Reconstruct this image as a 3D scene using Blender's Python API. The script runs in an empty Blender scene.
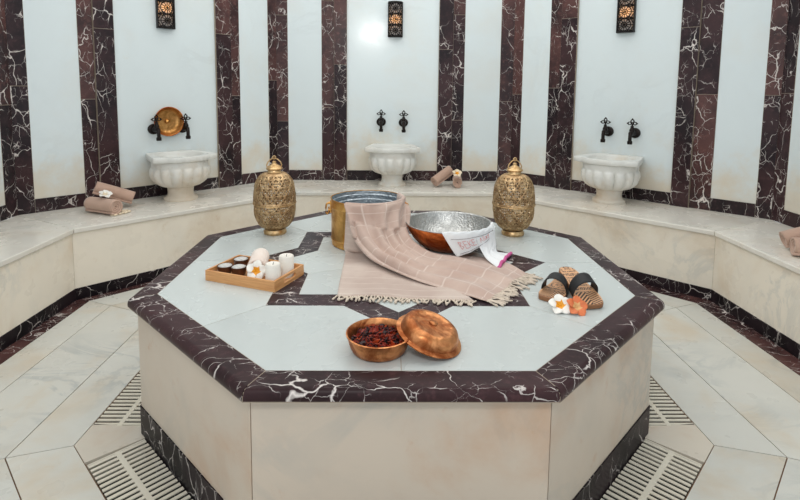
import bpy, bmesh, math, random
from mathutils import Vector, Matrix, Euler
PI = math.pi
sin, cos = math.sin, math.cos
R_ = math.radians
random.seed(7)
SC = bpy.context.scene
COL = SC.collection
ZT = 0.55      # platform top
ZB = 0.46      # bench top

# ------------------------------------------------------------------ colour / node helpers
def lin(c):
    f = lambda v: v / 12.92 if v <= 0.04045 else ((v + 0.055) / 1.055) ** 2.4
    return tuple(f(x / 255.0) for x in c) + (1.0,)

class NT:
    def __init__(s, name):
        s.m = bpy.data.materials.new(name); s.m.use_nodes = True
        s.t = s.m.node_tree; s.t.nodes.clear()
        s.out = s.t.nodes.new('ShaderNodeOutputMaterial')
        s.b = s.t.nodes.new('ShaderNodeBsdfPrincipled')
        s.t.links.new(s.b.outputs[0], s.out.inputs[0])
    def n(s, typ, **kw):
        nd = s.t.nodes.new(typ)
        for k, v in kw.items(): setattr(nd, k, v)
        return nd
    def set(s, sock, v):
        if hasattr(v, 'is_output'): s.t.links.new(v, sock)
        else: sock.default_value = v
    def math(s, op, a, b=None, c=None, clamp=False):
        nd = s.n('ShaderNodeMath', operation=op, use_clamp=clamp)
        s.set(nd.inputs[0], a)
        if b is not None: s.set(nd.inputs[1], b)
        if c is not None: s.set(nd.inputs[2], c)
        return nd.outputs[0]
    def vmath(s, op, a, b):
        nd = s.n('ShaderNodeVectorMath', operation=op)
        s.set(nd.inputs[0], a)
        if op == 'SCALE': s.set(nd.inputs[3], b)
        else: s.set(nd.inputs[1], b)
        return nd.outputs[0]
    def noise(s, vec, scale, detail=4, rough=0.55, dist=0.0, color=False):
        nd = s.n('ShaderNodeTexNoise')
        s.set(nd.inputs['Vector'], vec); nd.inputs['Scale'].default_value = scale
        nd.inputs['Detail'].default_value = detail; nd.inputs['Roughness'].default_value = rough
        nd.inputs['Distortion'].default_value = dist
        return nd.outputs['Color' if color else 'Fac']
    def voro(s, vec, scale, feature='F1', out='Distance'):
        nd = s.n('ShaderNodeTexVoronoi', feature=feature)
        s.set(nd.inputs['Vector'], vec); nd.inputs['Scale'].default_value = scale
        return nd.outputs[out]
    def ramp(s, fac, lo, hi, a=0.0, b=1.0, smooth=True):
        nd = s.n('ShaderNodeMapRange', interpolation_type='SMOOTHSTEP' if smooth else 'LINEAR')
        s.set(nd.inputs[0], fac)
        for i, v in enumerate((lo, hi, a, b)): nd.inputs[i + 1].default_value = v
        return nd.outputs[0]
    def mix(s, fac, a, b, blend='MIX'):
        nd = s.n('ShaderNodeMix', data_type='RGBA', blend_type=blend)
        s.set(nd.inputs[0], fac); s.set(nd.inputs[6], a); s.set(nd.inputs[7], b)
        return nd.outputs[2]
    def sep(s, vec):
        nd = s.n('ShaderNodeSeparateXYZ'); s.set(nd.inputs[0], vec); return nd.outputs
    def geo(s): return s.n('ShaderNodeNewGeometry').outputs['Position']
    def obj(s): return s.n('ShaderNodeTexCoord').outputs['Object']
    def uv(s): return s.n('ShaderNodeTexCoord').outputs['UV']
    def tile(s):      # per-piece random number stored on the mesh faces
        return s.n('ShaderNodeAttribute', attribute_name='tile').outputs['Fac']
    def bump(s, h, strength=0.2, dist=0.01):
        nd = s.n('ShaderNodeBump'); nd.inputs['Strength'].default_value = strength
        nd.inputs['Distance'].default_value = dist
        s.set(nd.inputs['Height'], h); s.set(s.b.inputs['Normal'], nd.outputs[0])
    def done(s, color=None, rough=0.5, metal=0.0, spec=None):
        if color is not None: s.set(s.b.inputs['Base Color'], color)
        s.set(s.b.inputs['Roughness'], rough); s.set(s.b.inputs['Metallic'], metal)
        if spec is not None: s.set(s.b.inputs['Specular IOR Level'], spec)
        return s.m

def plain(name, c, rough=0.5, metal=0.0, var=0.06, scale=30, bump=0.0):
    k = NT(name); p = k.obj()
    f = k.noise(p, scale, 3)
    c1 = lin(c); c2 = lin([max(0, x * (1 - var * 2.2)) for x in c])
    col = k.mix(f, c2, c1)
    if bump: k.bump(f, bump, 0.004)
    return k.done(col, rough, metal)

def white_marble(name, base, vein, vein_amt, stain, stain_amt, rough=0.28, low=None, scale=1.0, spec=0.4):
    k = NT(name)
    rnd = k.tile()
    off = k.n('ShaderNodeCombineXYZ')
    k.set(off.inputs[0], k.math('MULTIPLY', rnd, 37.0)); k.set(off.inputs[1], k.math('MULTIPLY', rnd, 19.0)); k.set(off.inputs[2], k.math('MULTIPLY', rnd, 53.0))
    pos = k.geo(); p = k.vmath('ADD', pos, off.outputs[0])
    sp = k.n('ShaderNodeMapping'); k.set(sp.inputs[0], p)
    sp.inputs['Rotation'].default_value = (0.4, 0.7, 0.9); sp.inputs['Scale'].default_value = (1.0, 2.1, 1.3)
    q = sp.outputs[0]
    n1 = k.noise(q, 1.5 * scale, 7, 0.62, 1.1)
    line = k.ramp(k.math('ABSOLUTE', k.math('SUBTRACT', n1, 0.5)), 0.0, 0.055, 1.0, 0.0)
    msk = k.ramp(k.noise(p, 1.3 * scale, 3), 0.45, 0.68)
    cloud = k.ramp(k.noise(q, 2.6 * scale, 6, 0.65, 0.6), 0.42, 0.78)
    v = k.math('MULTIPLY', k.math('ADD', k.math('MULTIPLY', line, msk), k.math('MULTIPLY', cloud, 0.45)), vein_amt, clamp=True)
    st = k.ramp(k.noise(p, 2.2 * scale, 6, 0.6, 0.4), 0.47, 0.74)
    st = k.math('MULTIPLY', st, stain_amt)
    spots = k.math('MULTIPLY', k.ramp(k.noise(p, 9.0 * scale, 4, 0.7), 0.62, 0.80), stain_amt * 0.8)
    st = k.math('ADD', st, spots, clamp=True)
    if low:   # mineral stain soaked up from the bench
        z = k.sep(pos)[2]
        zz = k.math('ADD', z, k.math('MULTIPLY', k.math('SUBTRACT', k.noise(p, 3.0, 6, 0.65), 0.5), 1.1))
        st = k.math('ADD', st, k.ramp(zz, low[0], low[1], low[2], 0.0), clamp=True)
    tone = k.ramp(rnd, 0, 1, 0.95, 1.02, False)
    col = k.mix(v, lin(base), lin(vein))
    col = k.mix(st, col, lin(stain))
    hs = k.n('ShaderNodeHueSaturation'); k.set(hs.inputs['Value'], tone); k.set(hs.inputs['Color'], col)
    rg = k.ramp(k.noise(p, 6, 3), 0.3, 0.7, rough * 0.8, rough * 1.3)
    return k.done(hs.outputs[0], rg, 0, spec)

def dark_marble(name, a, b, amount=1.0, rough=0.22, scale=1.0, spec=0.5):
    k = NT(name)
    rnd = k.tile()
    off = k.n('ShaderNodeCombineXYZ')
    k.set(off.inputs[0], k.math('MULTIPLY', rnd, 31.0)); k.set(off.inputs[1], k.math('MULTIPLY', rnd, 57.0)); k.set(off.inputs[2], k.math('MULTIPLY', rnd, 23.0))
    p = k.vmath('ADD', k.geo(), off.outputs[0])
    def veins(sc, warp, wmax, lo, hi, off, stretch):
        mp = k.n('ShaderNodeMapping'); k.set(mp.inputs[0], k.vmath('ADD', p, off))
        mp.inputs['Rotation'].default_value = (0.5 + off[0], 0.9, 0.4 + off[1]); mp.inputs['Scale'].default_value = (1.0, stretch, 1.0 / stretch * 1.2)
        po = mp.outputs[0]
        w = k.vmath('SCALE', k.vmath('SUBTRACT', k.noise(po, 1.1 * sc, 2, 0.5, color=True), (0.5, 0.5, 0.5)), warp / sc)
        w2 = k.vmath('SCALE', k.vmath('SUBTRACT', k.noise(po, 6.0 * sc, 2, 0.5, color=True), (0.5, 0.5, 0.5)), warp * .16 / sc)
        e = k.voro(k.vmath('ADD', k.vmath('ADD', po, w), w2), sc, 'DISTANCE_TO_EDGE')
        wid = k.ramp(k.noise(po, 1.3 * sc, 2, 0.6), 0.40, 0.72, 0.001, wmax, False)
        v = k.math('SUBTRACT', 1.0, k.math('DIVIDE', e, wid), clamp=True)
        return k.math('MULTIPLY', k.math('POWER', v, 0.7), k.ramp(k.noise(po, 0.6 * sc, 1), lo, hi))
    va = veins(4.6 * scale, 0.8, 0.026, 0.42, 0.50, (0, 0, 0), 1.35)
    vb = veins(9.0 * scale, 0.7, 0.032, 0.46, 0.55, (3.1, 8.2, 1.7), 1.5)
    vc = veins(17.0 * scale, 0.7, 0.040, 0.52, 0.60, (7.7, 2.3, 5.9), 1.4)
    blot = k.ramp(k.noise(p, 30 * scale, 5, 0.7, 0.5), 0.70, 0.80)
    blot = k.math('MULTIPLY', blot, k.ramp(k.noise(k.vmath('ADD', p, (5, 5, 5)), 3 * scale, 2), .54, .68, 0, .6))
    v = k.math('ADD', k.math('ADD', va, k.math('MULTIPLY', vb, 0.85)), k.math('MULTIPLY', vc, 0.6))
    v = k.math('MULTIPLY', k.math('ADD', v, blot), amount, clamp=True)
    base = k.mix(k.ramp(k.noise(p, 2.2 * scale, 5, 0.6), 0.36, 0.64), lin(a), lin(b))
    base = k.mix(k.ramp(k.noise(p, 26 * scale, 4, 0.7), 0.5, 0.75, 0, 0.35), base, lin([min(255, x * 1.5) for x in a]))
    col = k.mix(v, base, lin((226, 218, 212)))
    return k.done(col, rough, 0, spec)

M = {}
M['wall'] = white_marble('wall_marble', (224, 234, 236), (196, 204, 206), 0.22, (220, 204, 178), 0.16, 0.16, low=(0.48, 0.92, 0.7), scale=0.8)
M['bench'] = white_marble('bench_marble', (240, 231, 215), (184, 186, 182), 0.36, (200, 172, 136), 0.42, 0.3)
M['seat'] = white_marble('seat_marble', (230, 225, 215), (192, 196, 194), 0.36, (202, 174, 138), 0.32, 0.25)
M['floor'] = white_marble('floor_marble', (212, 211, 203), (164, 170, 170), 0.5, (204, 178, 140), 0.44, 0.32)
M['corner'] = white_marble('corner_block_marble', (216, 207, 192), (186, 180, 170), 0.4, (198, 158, 120), 0.5, 0.32)
M['top'] = white_marble('platform_top_marble', (198, 204, 202), (186, 194, 193), 0.25, (200, 200, 192), 0.18, 0.25)
M['body'] = white_marble('platform_side_marble', (204, 190, 173), (172, 170, 162), 0.6, (188, 136, 92), 0.55, 0.35)
M['basin'] = white_marble('basin_marble', (229, 229, 224), (196, 198, 196), 0.3, (208, 182, 146), 0.3, 0.3, low=(0.42, 0.78, 0.5))
M['dark'] = dark_marble('dark_wall_marble', (92, 62, 59), (50, 36, 38), 1.0, 0.24, 1.0, 0.3)
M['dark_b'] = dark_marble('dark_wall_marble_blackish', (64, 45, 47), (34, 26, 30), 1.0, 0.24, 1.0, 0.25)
M['dark_low'] = dark_marble('dark_skirting_marble', (42, 32, 36), (18, 15, 19), 0.8, 0.36, 0.9, 0.12)
M['dark_rim'] = dark_marble('dark_edge_marble', (68, 47, 49), (47, 33, 35), 0.95, 0.36, 1.1, 0.12)
M['dark_star'] = dark_marble('dark_inlay_marble', (70, 52, 56), (42, 33, 38), 0.95, 0.34, 1.5, 0.18)
M['grout'] = plain('grout', (146, 110, 80), 0.8, 0, 0.25, 12)
M['dark_grout'] = plain('dark_grout', (176, 160, 142), 0.8, 0, 0.1, 12)
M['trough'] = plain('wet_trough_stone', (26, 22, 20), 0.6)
M['grate'] = white_marble('grate_marble', (226, 219, 202), (200, 195, 182), 0.3, (205, 185, 155), 0.3, 0.4)
M['plaster'] = plain('ceiling_plaster', (232, 234, 232), 0.8)
M['bronze'] = plain('dark_bronze', (44, 36, 33), 0.42, 0.7, 0.2, 40, 0.2)
M['black_iron'] = plain('black_pierced_metal', (34, 30, 30), 0.5, 0.6)

def metal(name, c1, c2, rough, scale=14, hammer=0, hstr=0.3):
    k = NT(name); p = k.obj()
    n = k.ramp(k.noise(p, scale, 6, 0.65, 0.7), 0.32, 0.7)
    col = k.mix(n, lin(c1), lin(c2))
    if hammer:
        k.bump(k.voro(p, hammer, 'SMOOTH_F1'), hstr, 0.01)
    return k.done(col, k.ramp(n, 0, 1, rough * 1.25, rough * 0.85), 1.0)
M['brass'] = metal('aged_brass', (190, 130, 62), (236, 186, 112), 0.36, 12)
M['copper'] = metal('hammered_copper', (160, 74, 28), (250, 160, 92), 0.36, 11, 45, 0.35)
M['copper_pot'] = metal('pot_copper', (150, 82, 44), (230, 160, 106), 0.4, 16, 60, 0.2)
M['copper_plate'] = metal('plate_copper', (160, 112, 60), (220, 166, 102), 0.38, 22)
M['tin'] = metal('hammered_tin', (160, 170, 178), (204, 212, 218), 0.42, 20, 80, 0.35)
M['silver'] = metal('hammered_silver', (168, 168, 166), (204, 204, 202), 0.4, 16, 120, 0.35)
M['lantern'] = metal('lantern_brass', (164, 132, 96), (216, 186, 144), 0.45, 26)
M['lantern_plain'] = metal('lantern_plain_brass', (190, 156, 110), (224, 192, 146), 0.4, 20)

def cloth(name, base, alt, stripe, nu, nv, wid=0.05, weave=260):
    k = NT(name); u = k.sep(k.uv())
    def lines(c, n, w):
        fr = k.math('FRACT', k.math('MULTIPLY', c, n))
        return k.ramp(k.math('ABSOLUTE', k.math('SUBTRACT', fr, 0.5)), w * 0.5, w, 1.0, 0.0)
    col = k.mix(k.ramp(k.noise(k.obj(), 5, 4), 0.35, 0.65), lin(base), lin(alt))
    if nu or nv:
        l = 0.0
        if nu: l = k.math('MAXIMUM', l, lines(u[0], nu, wid))
        if nv: l = k.math('MAXIMUM', l, lines(u[1], nv, wid))
        col = k.mix(k.math('MULTIPLY', k.math('MULTIPLY', l, k.ramp(k.noise(k.obj(), 9, 3), .35, .6, .12, .5)), 1.0), col, lin(stripe))
    k.b.inputs['Sheen Weight'].default_value = 0.25
    k.bump(k.noise(k.obj(), weave, 2), 0.25, 0.002)
    return k.done(col, 0.85, 0, 0.2)
M['pesh'] = cloth('pink_beige_cotton', (186, 159, 146), (200, 177, 164), (226, 214, 204), 5, 14, 0.04)
M['pesh_low'] = cloth('pink_beige_cotton_striped', (186, 164, 152), (202, 184, 172), (226, 216, 206), 0, 18, 0.05)
M['fringe'] = plain('cream_cotton_fringe', (224, 208, 190), 0.9)
M['white_cloth'] = cloth('white_terry', (226, 229, 231), (236, 238, 238), (255, 255, 255), 0, 0, weave=400)
M['pink_hem'] = plain('magenta_hem', (214, 96, 156), 0.8)
M['red_thread'] = plain('red_thread', (228, 132, 130), 0.8)
M['grey_thread'] = plain('grey_thread', (120, 112, 116), 0.8)
M['rolltowel'] = cloth('beige_pink_towel', (184, 152, 134), (198, 166, 148), (0, 0, 0), 0, 0, weave=350)
M['creamroll'] = cloth('cream_towel', (232, 214, 202), (240, 228, 218), (150, 120, 110), 0, 0, weave=350)
M['petal_white'] = plain('white_petal', (248, 244, 236), 0.5, 0, 0.02)
M['petal_yellow'] = plain('yellow_petal_throat', (250, 168, 28), 0.5, 0, 0.05)
M['petal_cream'] = plain('cream_petal', (244, 226, 196), 0.5, 0, 0.05)
M['petal_orange'] = plain('orange_red_petal', (246, 134, 80), 0.5, 0, 0.1, 60)
M['petal_peach'] = plain('peach_petal', (248, 190, 124), 0.5, 0, 0.1, 60)
M['strap'] = plain('black_strap', (34, 33, 36), 0.6, 0, 0.2, 200, 0.3)
M['wax'] = plain('white_wax', (240, 234, 224), 0.45, 0, 0.02)
M['salt'] = plain('white_salt', (236, 234, 230), 0.8, 0, 0.15, 120, 0.8)
M['shell'] = plain('brown_coconut_shell', (104, 62, 42), 0.35, 0, 0.3, 40)
M['coal_red'] = plain('dried_petal_red', (176, 52, 28), 0.5, 0, 0.3, 60)
M['coal_dark'] = plain('dried_petal_plum', (64, 24, 28), 0.5, 0, 0.3, 60)
M['coal_orange'] = plain('dried_petal_orange', (236, 96, 48), 0.5, 0, 0.3, 60)

def bamboo():
    k = NT('bamboo_wood'); p = k.obj()
    mp = k.n('ShaderNodeMapping'); k.set(mp.inputs[0], p); mp.inputs['Scale'].default_value = (3, 3, 60)
    g = k.noise(mp.outputs[0], 3, 5, 0.6)
    dots = k.ramp(k.noise(p, 22, 2), 0.7, 0.76)
    col = k.mix(k.ramp(g, 0.3, 0.7), lin((196, 136, 82)), lin((222, 168, 112)))
    return k.done(k.mix(k.math('MULTIPLY', dots, 0.5), col, lin((140, 80, 44))), 0.45)
M['bamboo'] = bamboo()

def sole():     # carved and inked key pattern in the wood
    k = NT('carved_wood_sole'); u = k.sep(k.uv())
    a = k.math('ABSOLUTE', k.math('SUBTRACT', u[0], 0.5))
    d = k.math('ADD', k.math('MULTIPLY', a, 6.0), k.math('MULTIPLY', u[1], 16.0))
    fr = k.math('ABSOLUTE', k.math('SUBTRACT', k.math('FRACT', d), 0.5))
    chev = k.ramp(fr, 0.22, 0.30, 1, 0)
    sq = k.math('MAXIMUM', a, k.math('ABSOLUTE', k.math('SUBTRACT', k.math('FRACT', k.math('MULTIPLY', u[1], 2.6)), 0.5)))
    ring = k.ramp(k.math('ABSOLUTE', k.math('SUBTRACT', k.math('FRACT', k.math('MULTIPLY', sq, 5.5)), 0.5)), 0.2, 0.3, 1, 0)
    sel = k.ramp(u[1], 0.29, 0.30, 0, 1)
    brk = k.ramp(k.noise(k.uv(), 26, 2), 0.46, 0.52)
    pat = k.math('MULTIPLY', k.mix(sel, chev, k.math('MULTIPLY', ring, brk)), k.ramp(a, 0.42, 0.44, 1, 0))
    wood = k.mix(k.noise(k.obj(), 40, 4), lin((206, 152, 108)), lin((226, 178, 136)))
    return k.done(k.mix(k.math('MULTIPLY', pat, 0.95), wood, lin((48, 30, 24))), 0.5)
M['sole'] = sole()
M['sole_side'] = plain('wood_sole_edge', (150, 102, 66), 0.55)

def diffuser():
    k = NT('frosted_glass')
    t = k.n('ShaderNodeBsdfTranslucent'); t.inputs[0].default_value = (0.9, 0.82, 0.74, 1)
    d = k.n('ShaderNodeBsdfDiffuse'); d.inputs[0].default_value = (0.72, 0.68, 0.66, 1)
    mx = k.n('ShaderNodeMixShader'); mx.inputs[0].default_value = 0.5
    k.t.links.new(t.outputs[0], mx.inputs[1]); k.t.links.new(d.outputs[0], mx.inputs[2])
    k.t.links.new(mx.outputs[0], k.out.inputs[0]); k.t.nodes.remove(k.b)
    return k.m
M['frost'] = diffuser()
def glow(name, c, s):
    k = NT(name); k.b.inputs['Emission Color'].default_value = lin(c); k.b.inputs['Emission Strength'].default_value = s
    return k.done(lin(c), 0.5)
M['bulb'] = glow('warm_bulb', (255, 190, 120), 9.0)

# ------------------------------------------------------------------ mesh helpers
def mesh(name, V, F, mat, parent=None, smooth=False, uv=None, mi=None, tiles=None, structure=False, sharp=None):
    me = bpy.data.meshes.new(name)
    me.from_pydata([tuple(v) for v in V], [], F)
    mats = mat if isinstance(mat, (list, tuple)) else [mat]
    for m in mats: me.materials.append(m)
    if mi:
        for p, i in zip(me.polygons, mi): p.material_index = i
    if uv:
        l = me.uv_layers.new(name='UVMap')
        for p in me.polygons:
            for li in p.loop_indices: l.data[li].uv = uv[me.loops[li].vertex_index]
    a = me.attributes.new('tile', 'FLOAT', 'FACE')
    for i in range(len(me.polygons)): a.data[i].value = tiles[i] if tiles else 0.37
    if smooth:
        for p in me.polygons: p.use_smooth = True
        if sharp: me.set_sharp_from_angle(angle=R_(sharp))
    me.update()
    o = bpy.data.objects.new(name, me); COL.objects.link(o)
    if parent: o.parent = parent
    if structure: o['kind'] = 'structure'
    return o

def fixn(o):
    bm = bmesh.new(); bm.from_mesh(o.data)
    bmesh.ops.recalc_face_normals(bm, faces=bm.faces); bm.to_mesh(o.data); bm.free()
    return o

def thing(name, label, cat, loc=(0, 0, 0), rot=(0, 0, 0), group=None):
    o = bpy.data.objects.new(name, None); COL.objects.link(o)
    o.empty_display_size = 0.1
    o.location = loc; o.rotation_euler = rot
    o['label'] = label; o['category'] = cat
    if group: o['group'] = group
    return o
def tag(o, label, cat, group=None, kind=None):
    o['label'] = label; o['category'] = cat
    if group: o['group'] = group
    if kind: o['kind'] = kind
    return o
def bevel(o, w, seg=2):
    m = o.modifiers.new('bevel', 'BEVEL'); m.width = w; m.segments = seg; m.limit_method = 'ANGLE'; m.angle_limit = R_(40)
    return o
def solid(o, t, off=0.0):
    m = o.modifiers.new('thick', 'SOLIDIFY'); m.thickness = t; m.offset = off; return o

class MB:
    def __init__(s): s.V = []; s.F = []; s.T = []; s.U = []; s.MI = []
    def add(s, V, F, t=None, mi=0, U=None):
        b = len(s.V); s.V += [tuple(v) for v in V]; s.F += [[i + b for i in f] for f in F]
        r = random.random() if t is None else t
        s.T += [r] * len(F); s.MI += [mi] * len(F)
        s.U += U if U else [(0, 0)] * len(V)
    def prism(s, poly, z0, z1, t=None, mi=0, M4=None):
        n = len(poly)
        V = [(p[0], p[1], z0) for p in poly] + [(p[0], p[1], z1) for p in poly]
        if M4 is not None: V = [M4 @ Vector(v) for v in V]
        F = [list(range(n - 1, -1, -1)), list(range(n, 2 * n))] + [[i, (i + 1) % n, n + (i + 1) % n, n + i] for i in range(n)]
        s.add(V, F, t, mi)
    def box(s, x0, x1, y0, y1, z0, z1, t=None, mi=0, M4=None):
        s.prism([(x0, y0), (x1, y0), (x1, y1), (x0, y1)], z0, z1, t, mi, M4)
    def lathe(s, prof, seg=32, c=(0, 0, 0), M4=None, mod=None, mi=0, close=False, t=0.3):
        V = []; F = []
        for i, (r, z) in enumerate(prof):
            for j in range(seg):
                a = 2 * PI * j / seg
                rr = r * (mod(a, i) if mod else 1.0)
                v = Vector((rr * cos(a), rr * sin(a), z))
                if M4 is not None: v = M4 @ v
                V.append(v + Vector(c))
        for i in range(len(prof) - 1):
            for j in range(seg):
                F.append([i * seg + j, i * seg + (j + 1) % seg, (i + 1) * seg + (j + 1) % seg, (i + 1) * seg + j])
        if close or prof[0][0] < 1e-3 * 3: F.append(list(range(seg - 1, -1, -1)))
        if close or prof[-1][0] < 1e-3 * 3: F.append([(len(prof) - 1) * seg + j for j in range(seg)])
        s.add(V, F, t, mi)
    def tube(s, pts, rad, seg=6, closed=False, mi=0, caps=True):
        pts = [Vector(p) for p in pts]; n = len(pts)
        rad = rad if isinstance(rad, (list, tuple)) else [rad] * n
        V = []; F = []; ref = None
        for i in range(n):
            if closed: d = pts[(i + 1) % n] - pts[i - 1]
            else: d = pts[min(i + 1, n - 1)] - pts[max(i - 1, 0)]
            if d.length < 1e-9: d = Vector((0, 0, 1))
            d.normalize()
            if ref is None: ref = Vector((0, 0, 1)) if abs(d.z) < 0.9 else Vector((1, 0, 0))
            a = d.cross(ref)
            if a.length < 1e-6: a = d.orthogonal()
            a.normalize(); b = d.cross(a); ref = -b if False else ref
            for j in range(seg):
                t = 2 * PI * j / seg
                V.append(pts[i] + (a * cos(t) + b * sin(t)) * rad[i])
        m = n if closed else n - 1
        for i in range(m):
            for j in range(seg):
                F.append([i * seg + j, i * seg + (j + 1) % seg, ((i + 1) % n) * seg + (j + 1) % seg, ((i + 1) % n) * seg + j])
        if not closed and caps:
            F.append(list(range(seg - 1, -1, -1))); F.append([(n - 1) * seg + j for j in range(seg)])
        s.add(V, F, 0.3, mi)
    def build(s, name, mat, parent=None, smooth=False, structure=False, sharp=None, uv=False, fix=True):
        o = mesh(name, s.V, s.F, mat, parent, smooth, s.U if uv else None, s.MI, s.T, structure, None)
        if fix: fixn(o)
        if smooth and sharp: o.data.set_sharp_from_angle(angle=R_(sharp))
        return o

def inset(poly, d):
    n = len(poly); out = []
    A = sum(poly[i][0] * poly[(i + 1) % n][1] - poly[(i + 1) % n][0] * poly[i][1] for i in range(n))
    sg = 1 if A > 0 else -1
    for i in range(n):
        p0 = Vector(poly[i - 1]); p1 = Vector(poly[i]); p2 = Vector(poly[(i + 1) % n])
        e1 = (p1 - p0).normalized(); e2 = (p2 - p1).normalized()
        n1 = Vector((-e1.y, e1.x)) * sg; n2 = Vector((-e2.y, e2.x)) * sg
        den = 1 + n1.dot(n2)
        out.append(tuple(p1 + (n1 + n2) * (d / max(den, 0.2))))
    return out
def octv(ap, k, c=(0, 0)):
    r = ap / cos(PI / 8); a = R_(22.5 + 45 * k)
    return (c[0] + r * cos(a), c[1] + r * sin(a))
def pol(r, deg, c=(0, 0)): return (c[0] + r * cos(R_(deg)), c[1] + r * sin(R_(deg)))

def catmull(P, t):
    n = len(P); x = t * (n - 1); i = min(int(x), n - 2); f = x - i
    g = lambda k: P[max(0, min(n - 1, k))]
    p0, p1, p2, p3 = g(i - 1), g(i), g(i + 1), g(i + 2)
    if i == 0: p0 = p1 * 2 - p2
    if i == n - 2: p3 = p2 * 2 - p1
    return 0.5 * ((2 * p1) + (p2 - p0) * f + (2 * p0 - 5 * p1 + 4 * p2 - p3) * f * f + (3 * p1 - p0 - 3 * p2 + p3) * f ** 3)
def surf(rows, nu, nv, disp=None, zmin=None, vend=None):
    """bicubic sheet through a grid of control points; rows run along the cloth"""
    rows = [[Vector(p) for p in r] for r in rows]
    G = []
    for a in range(nv + 1):
        cr = []
        for c in range(len(rows[0])):
            cr.append(catmull([r[c] for r in rows], a / nv))
        G.append([catmull(cr, b / nu) for b in range(nu + 1)])
    V = []; U = []
    for a in range(nv + 1):
        for b in range(nu + 1):
            p = G[a][b].copy()
            if disp:
                du = G[a][min(b + 1, nu)] - G[a][max(b - 1, 0)]; dv = G[min(a + 1, nv)][b] - G[max(a - 1, 0)][b]
                nn = du.cross(dv)
                if nn.length > 1e-9: nn.normalize()
                if nn.z < 0 and abs(nn.z) > 0.5: nn = -nn
                p += nn * disp(b / nu, a / nv)
            if zmin is not None: p.z = max(p.z, zmin)
            V.append(p); U.append((b / nu, a / nv))
    F = [[a * (nu + 1) + b, a * (nu + 1) + b + 1, (a + 1) * (nu + 1) + b + 1, (a + 1) * (nu + 1) + b] for a in range(nv) for b in range(nu)]
    return V, F, U

# ================================================================== THE ROOM
WL0 = Vector((-2.55, -1.15)); WL = Vector((-2.55, 1.173)); WBL = Vector((-1.09, 2.59)); WBR = Vector((1.13, 2.60)); WR = Vector((2.617, 1.174)); WR0 = Vector((2.617, -1.15))
WF1 = Vector((-1.09, -2.62)); WF2 = Vector((1.13, -2.62))
CEIL = 3.0
class Wall:
    def __init__(s, A, B):
        s.A = A; s.t = (B - A).normalized(); s.n = Vector((s.t.y, -s.t.x)); s.L = (B - A).length
    def p(s, a, d, z): q = s.A + s.t * a + s.n * d; return Vector((q.x, q.y, z))
    def rot(s): return math.atan2(s.t.y, s.t.x)      # local +x along the wall, local -y into the room
    def M4(s): return Matrix.Translation((s.A.x, s.A.y, 0)) @ Matrix.Rotation(s.rot(), 4, 'Z')
    def box(s, mb, a0, a1, d0, d1, z0, z1, t=None):
        mb.box(a0, a1, -d1, -d0, z0, z1, t, 0, s.M4())
walls = {'back_left': Wall(WL, WBL), 'back': Wall(WBL, WBR), 'back_right': Wall(WBR, WR), 'left': Wall(WL0, WL), 'right': Wall(WR, WR0)}
Wd = walls
# white areas, dark strips (s0, s1, projecting)
LAY = {
 'back_left': dict(white=[(.10, .41), (.645, 1.434), (1.66, 1.945)], strips=[(0, .10, 0), (.41, .508, 0), (.508, .645, 1), (1.434, 1.572, 1), (1.572, 1.66, 0), (1.945, 2.035, 0)]),
 'back': dict(white=[(.107, .42), (.657, 1.514), (1.758, 2.095)], strips=[(0, .107, 0), (.42, .537, 0), (.537, .657, 1), (1.514, 1.648, 1), (1.648, 1.758, 0), (2.095, 2.22, 0)]),
 'back_right': dict(white=[(.10, .363), (.617, 1.42), (1.687, 1.965)], strips=[(0, .10, 0), (.363, .473, 0), (.473, .617, 1), (1.42, 1.547, 1), (1.547, 1.687, 0), (1.965, 2.06, 0)]),
 'left': dict(white=[(1.90, 2.213), (0.75, 1.66), (0.0, .51)], strips=[(2.213, 2.323, 0), (1.78, 1.90, 0), (1.66, 1.78, 1), (.63, .75, 1), (.51, .63, 0)]),
 'right': dict(white=[(.11, .42), (.66, 1.57), (1.81, 2.32)], strips=[(0, .11, 0), (.42, .54, 0), (.54, .66, 1), (1.57, 1.69, 1), (1.69, 1.81, 0)]),
}
cut = {'back_left': 1.53, 'back': 1.33, 'back_right': 1.55, 'left': 1.4, 'right': 1.45}
ti = 0
for nm, w in walls.items():
    mb = MB()
    for i, (a, b) in enumerate(LAY[nm]['white']): w.box(mb, a, b, -0.08, 0.0, ZB - 0.03, CEIL, random.random())
    b0 = len(mb.F); w.box(mb, 0, w.L, -0.16, -0.075, 0, CEIL)
    mb.MI = [0] * b0 + [1] * (len(mb.F) - b0)
    mb.build('wall_' + nm, [M['wall'], M['dark_grout']], structure=True)
    bs = MB()
    for (a, b) in LAY[nm]['white']: w.box(bs, a + .001, b - .001, 0.0, 0.007, ZB, ZB + 0.095)
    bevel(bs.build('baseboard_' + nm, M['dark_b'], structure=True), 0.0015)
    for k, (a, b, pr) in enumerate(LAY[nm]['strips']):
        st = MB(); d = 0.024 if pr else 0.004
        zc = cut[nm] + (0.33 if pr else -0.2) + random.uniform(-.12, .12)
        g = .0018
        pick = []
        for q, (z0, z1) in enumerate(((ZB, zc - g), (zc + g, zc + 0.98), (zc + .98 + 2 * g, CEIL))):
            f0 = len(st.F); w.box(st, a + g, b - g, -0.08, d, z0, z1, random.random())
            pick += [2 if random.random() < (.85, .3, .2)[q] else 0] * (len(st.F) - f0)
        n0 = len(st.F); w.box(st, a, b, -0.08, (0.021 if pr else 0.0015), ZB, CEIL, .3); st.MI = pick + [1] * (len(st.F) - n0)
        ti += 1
        bevel(st.build('trim_%d' % ti, [M['dark'], M['dark_grout'], M['dark_b']], structure=True), 0.001)

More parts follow.
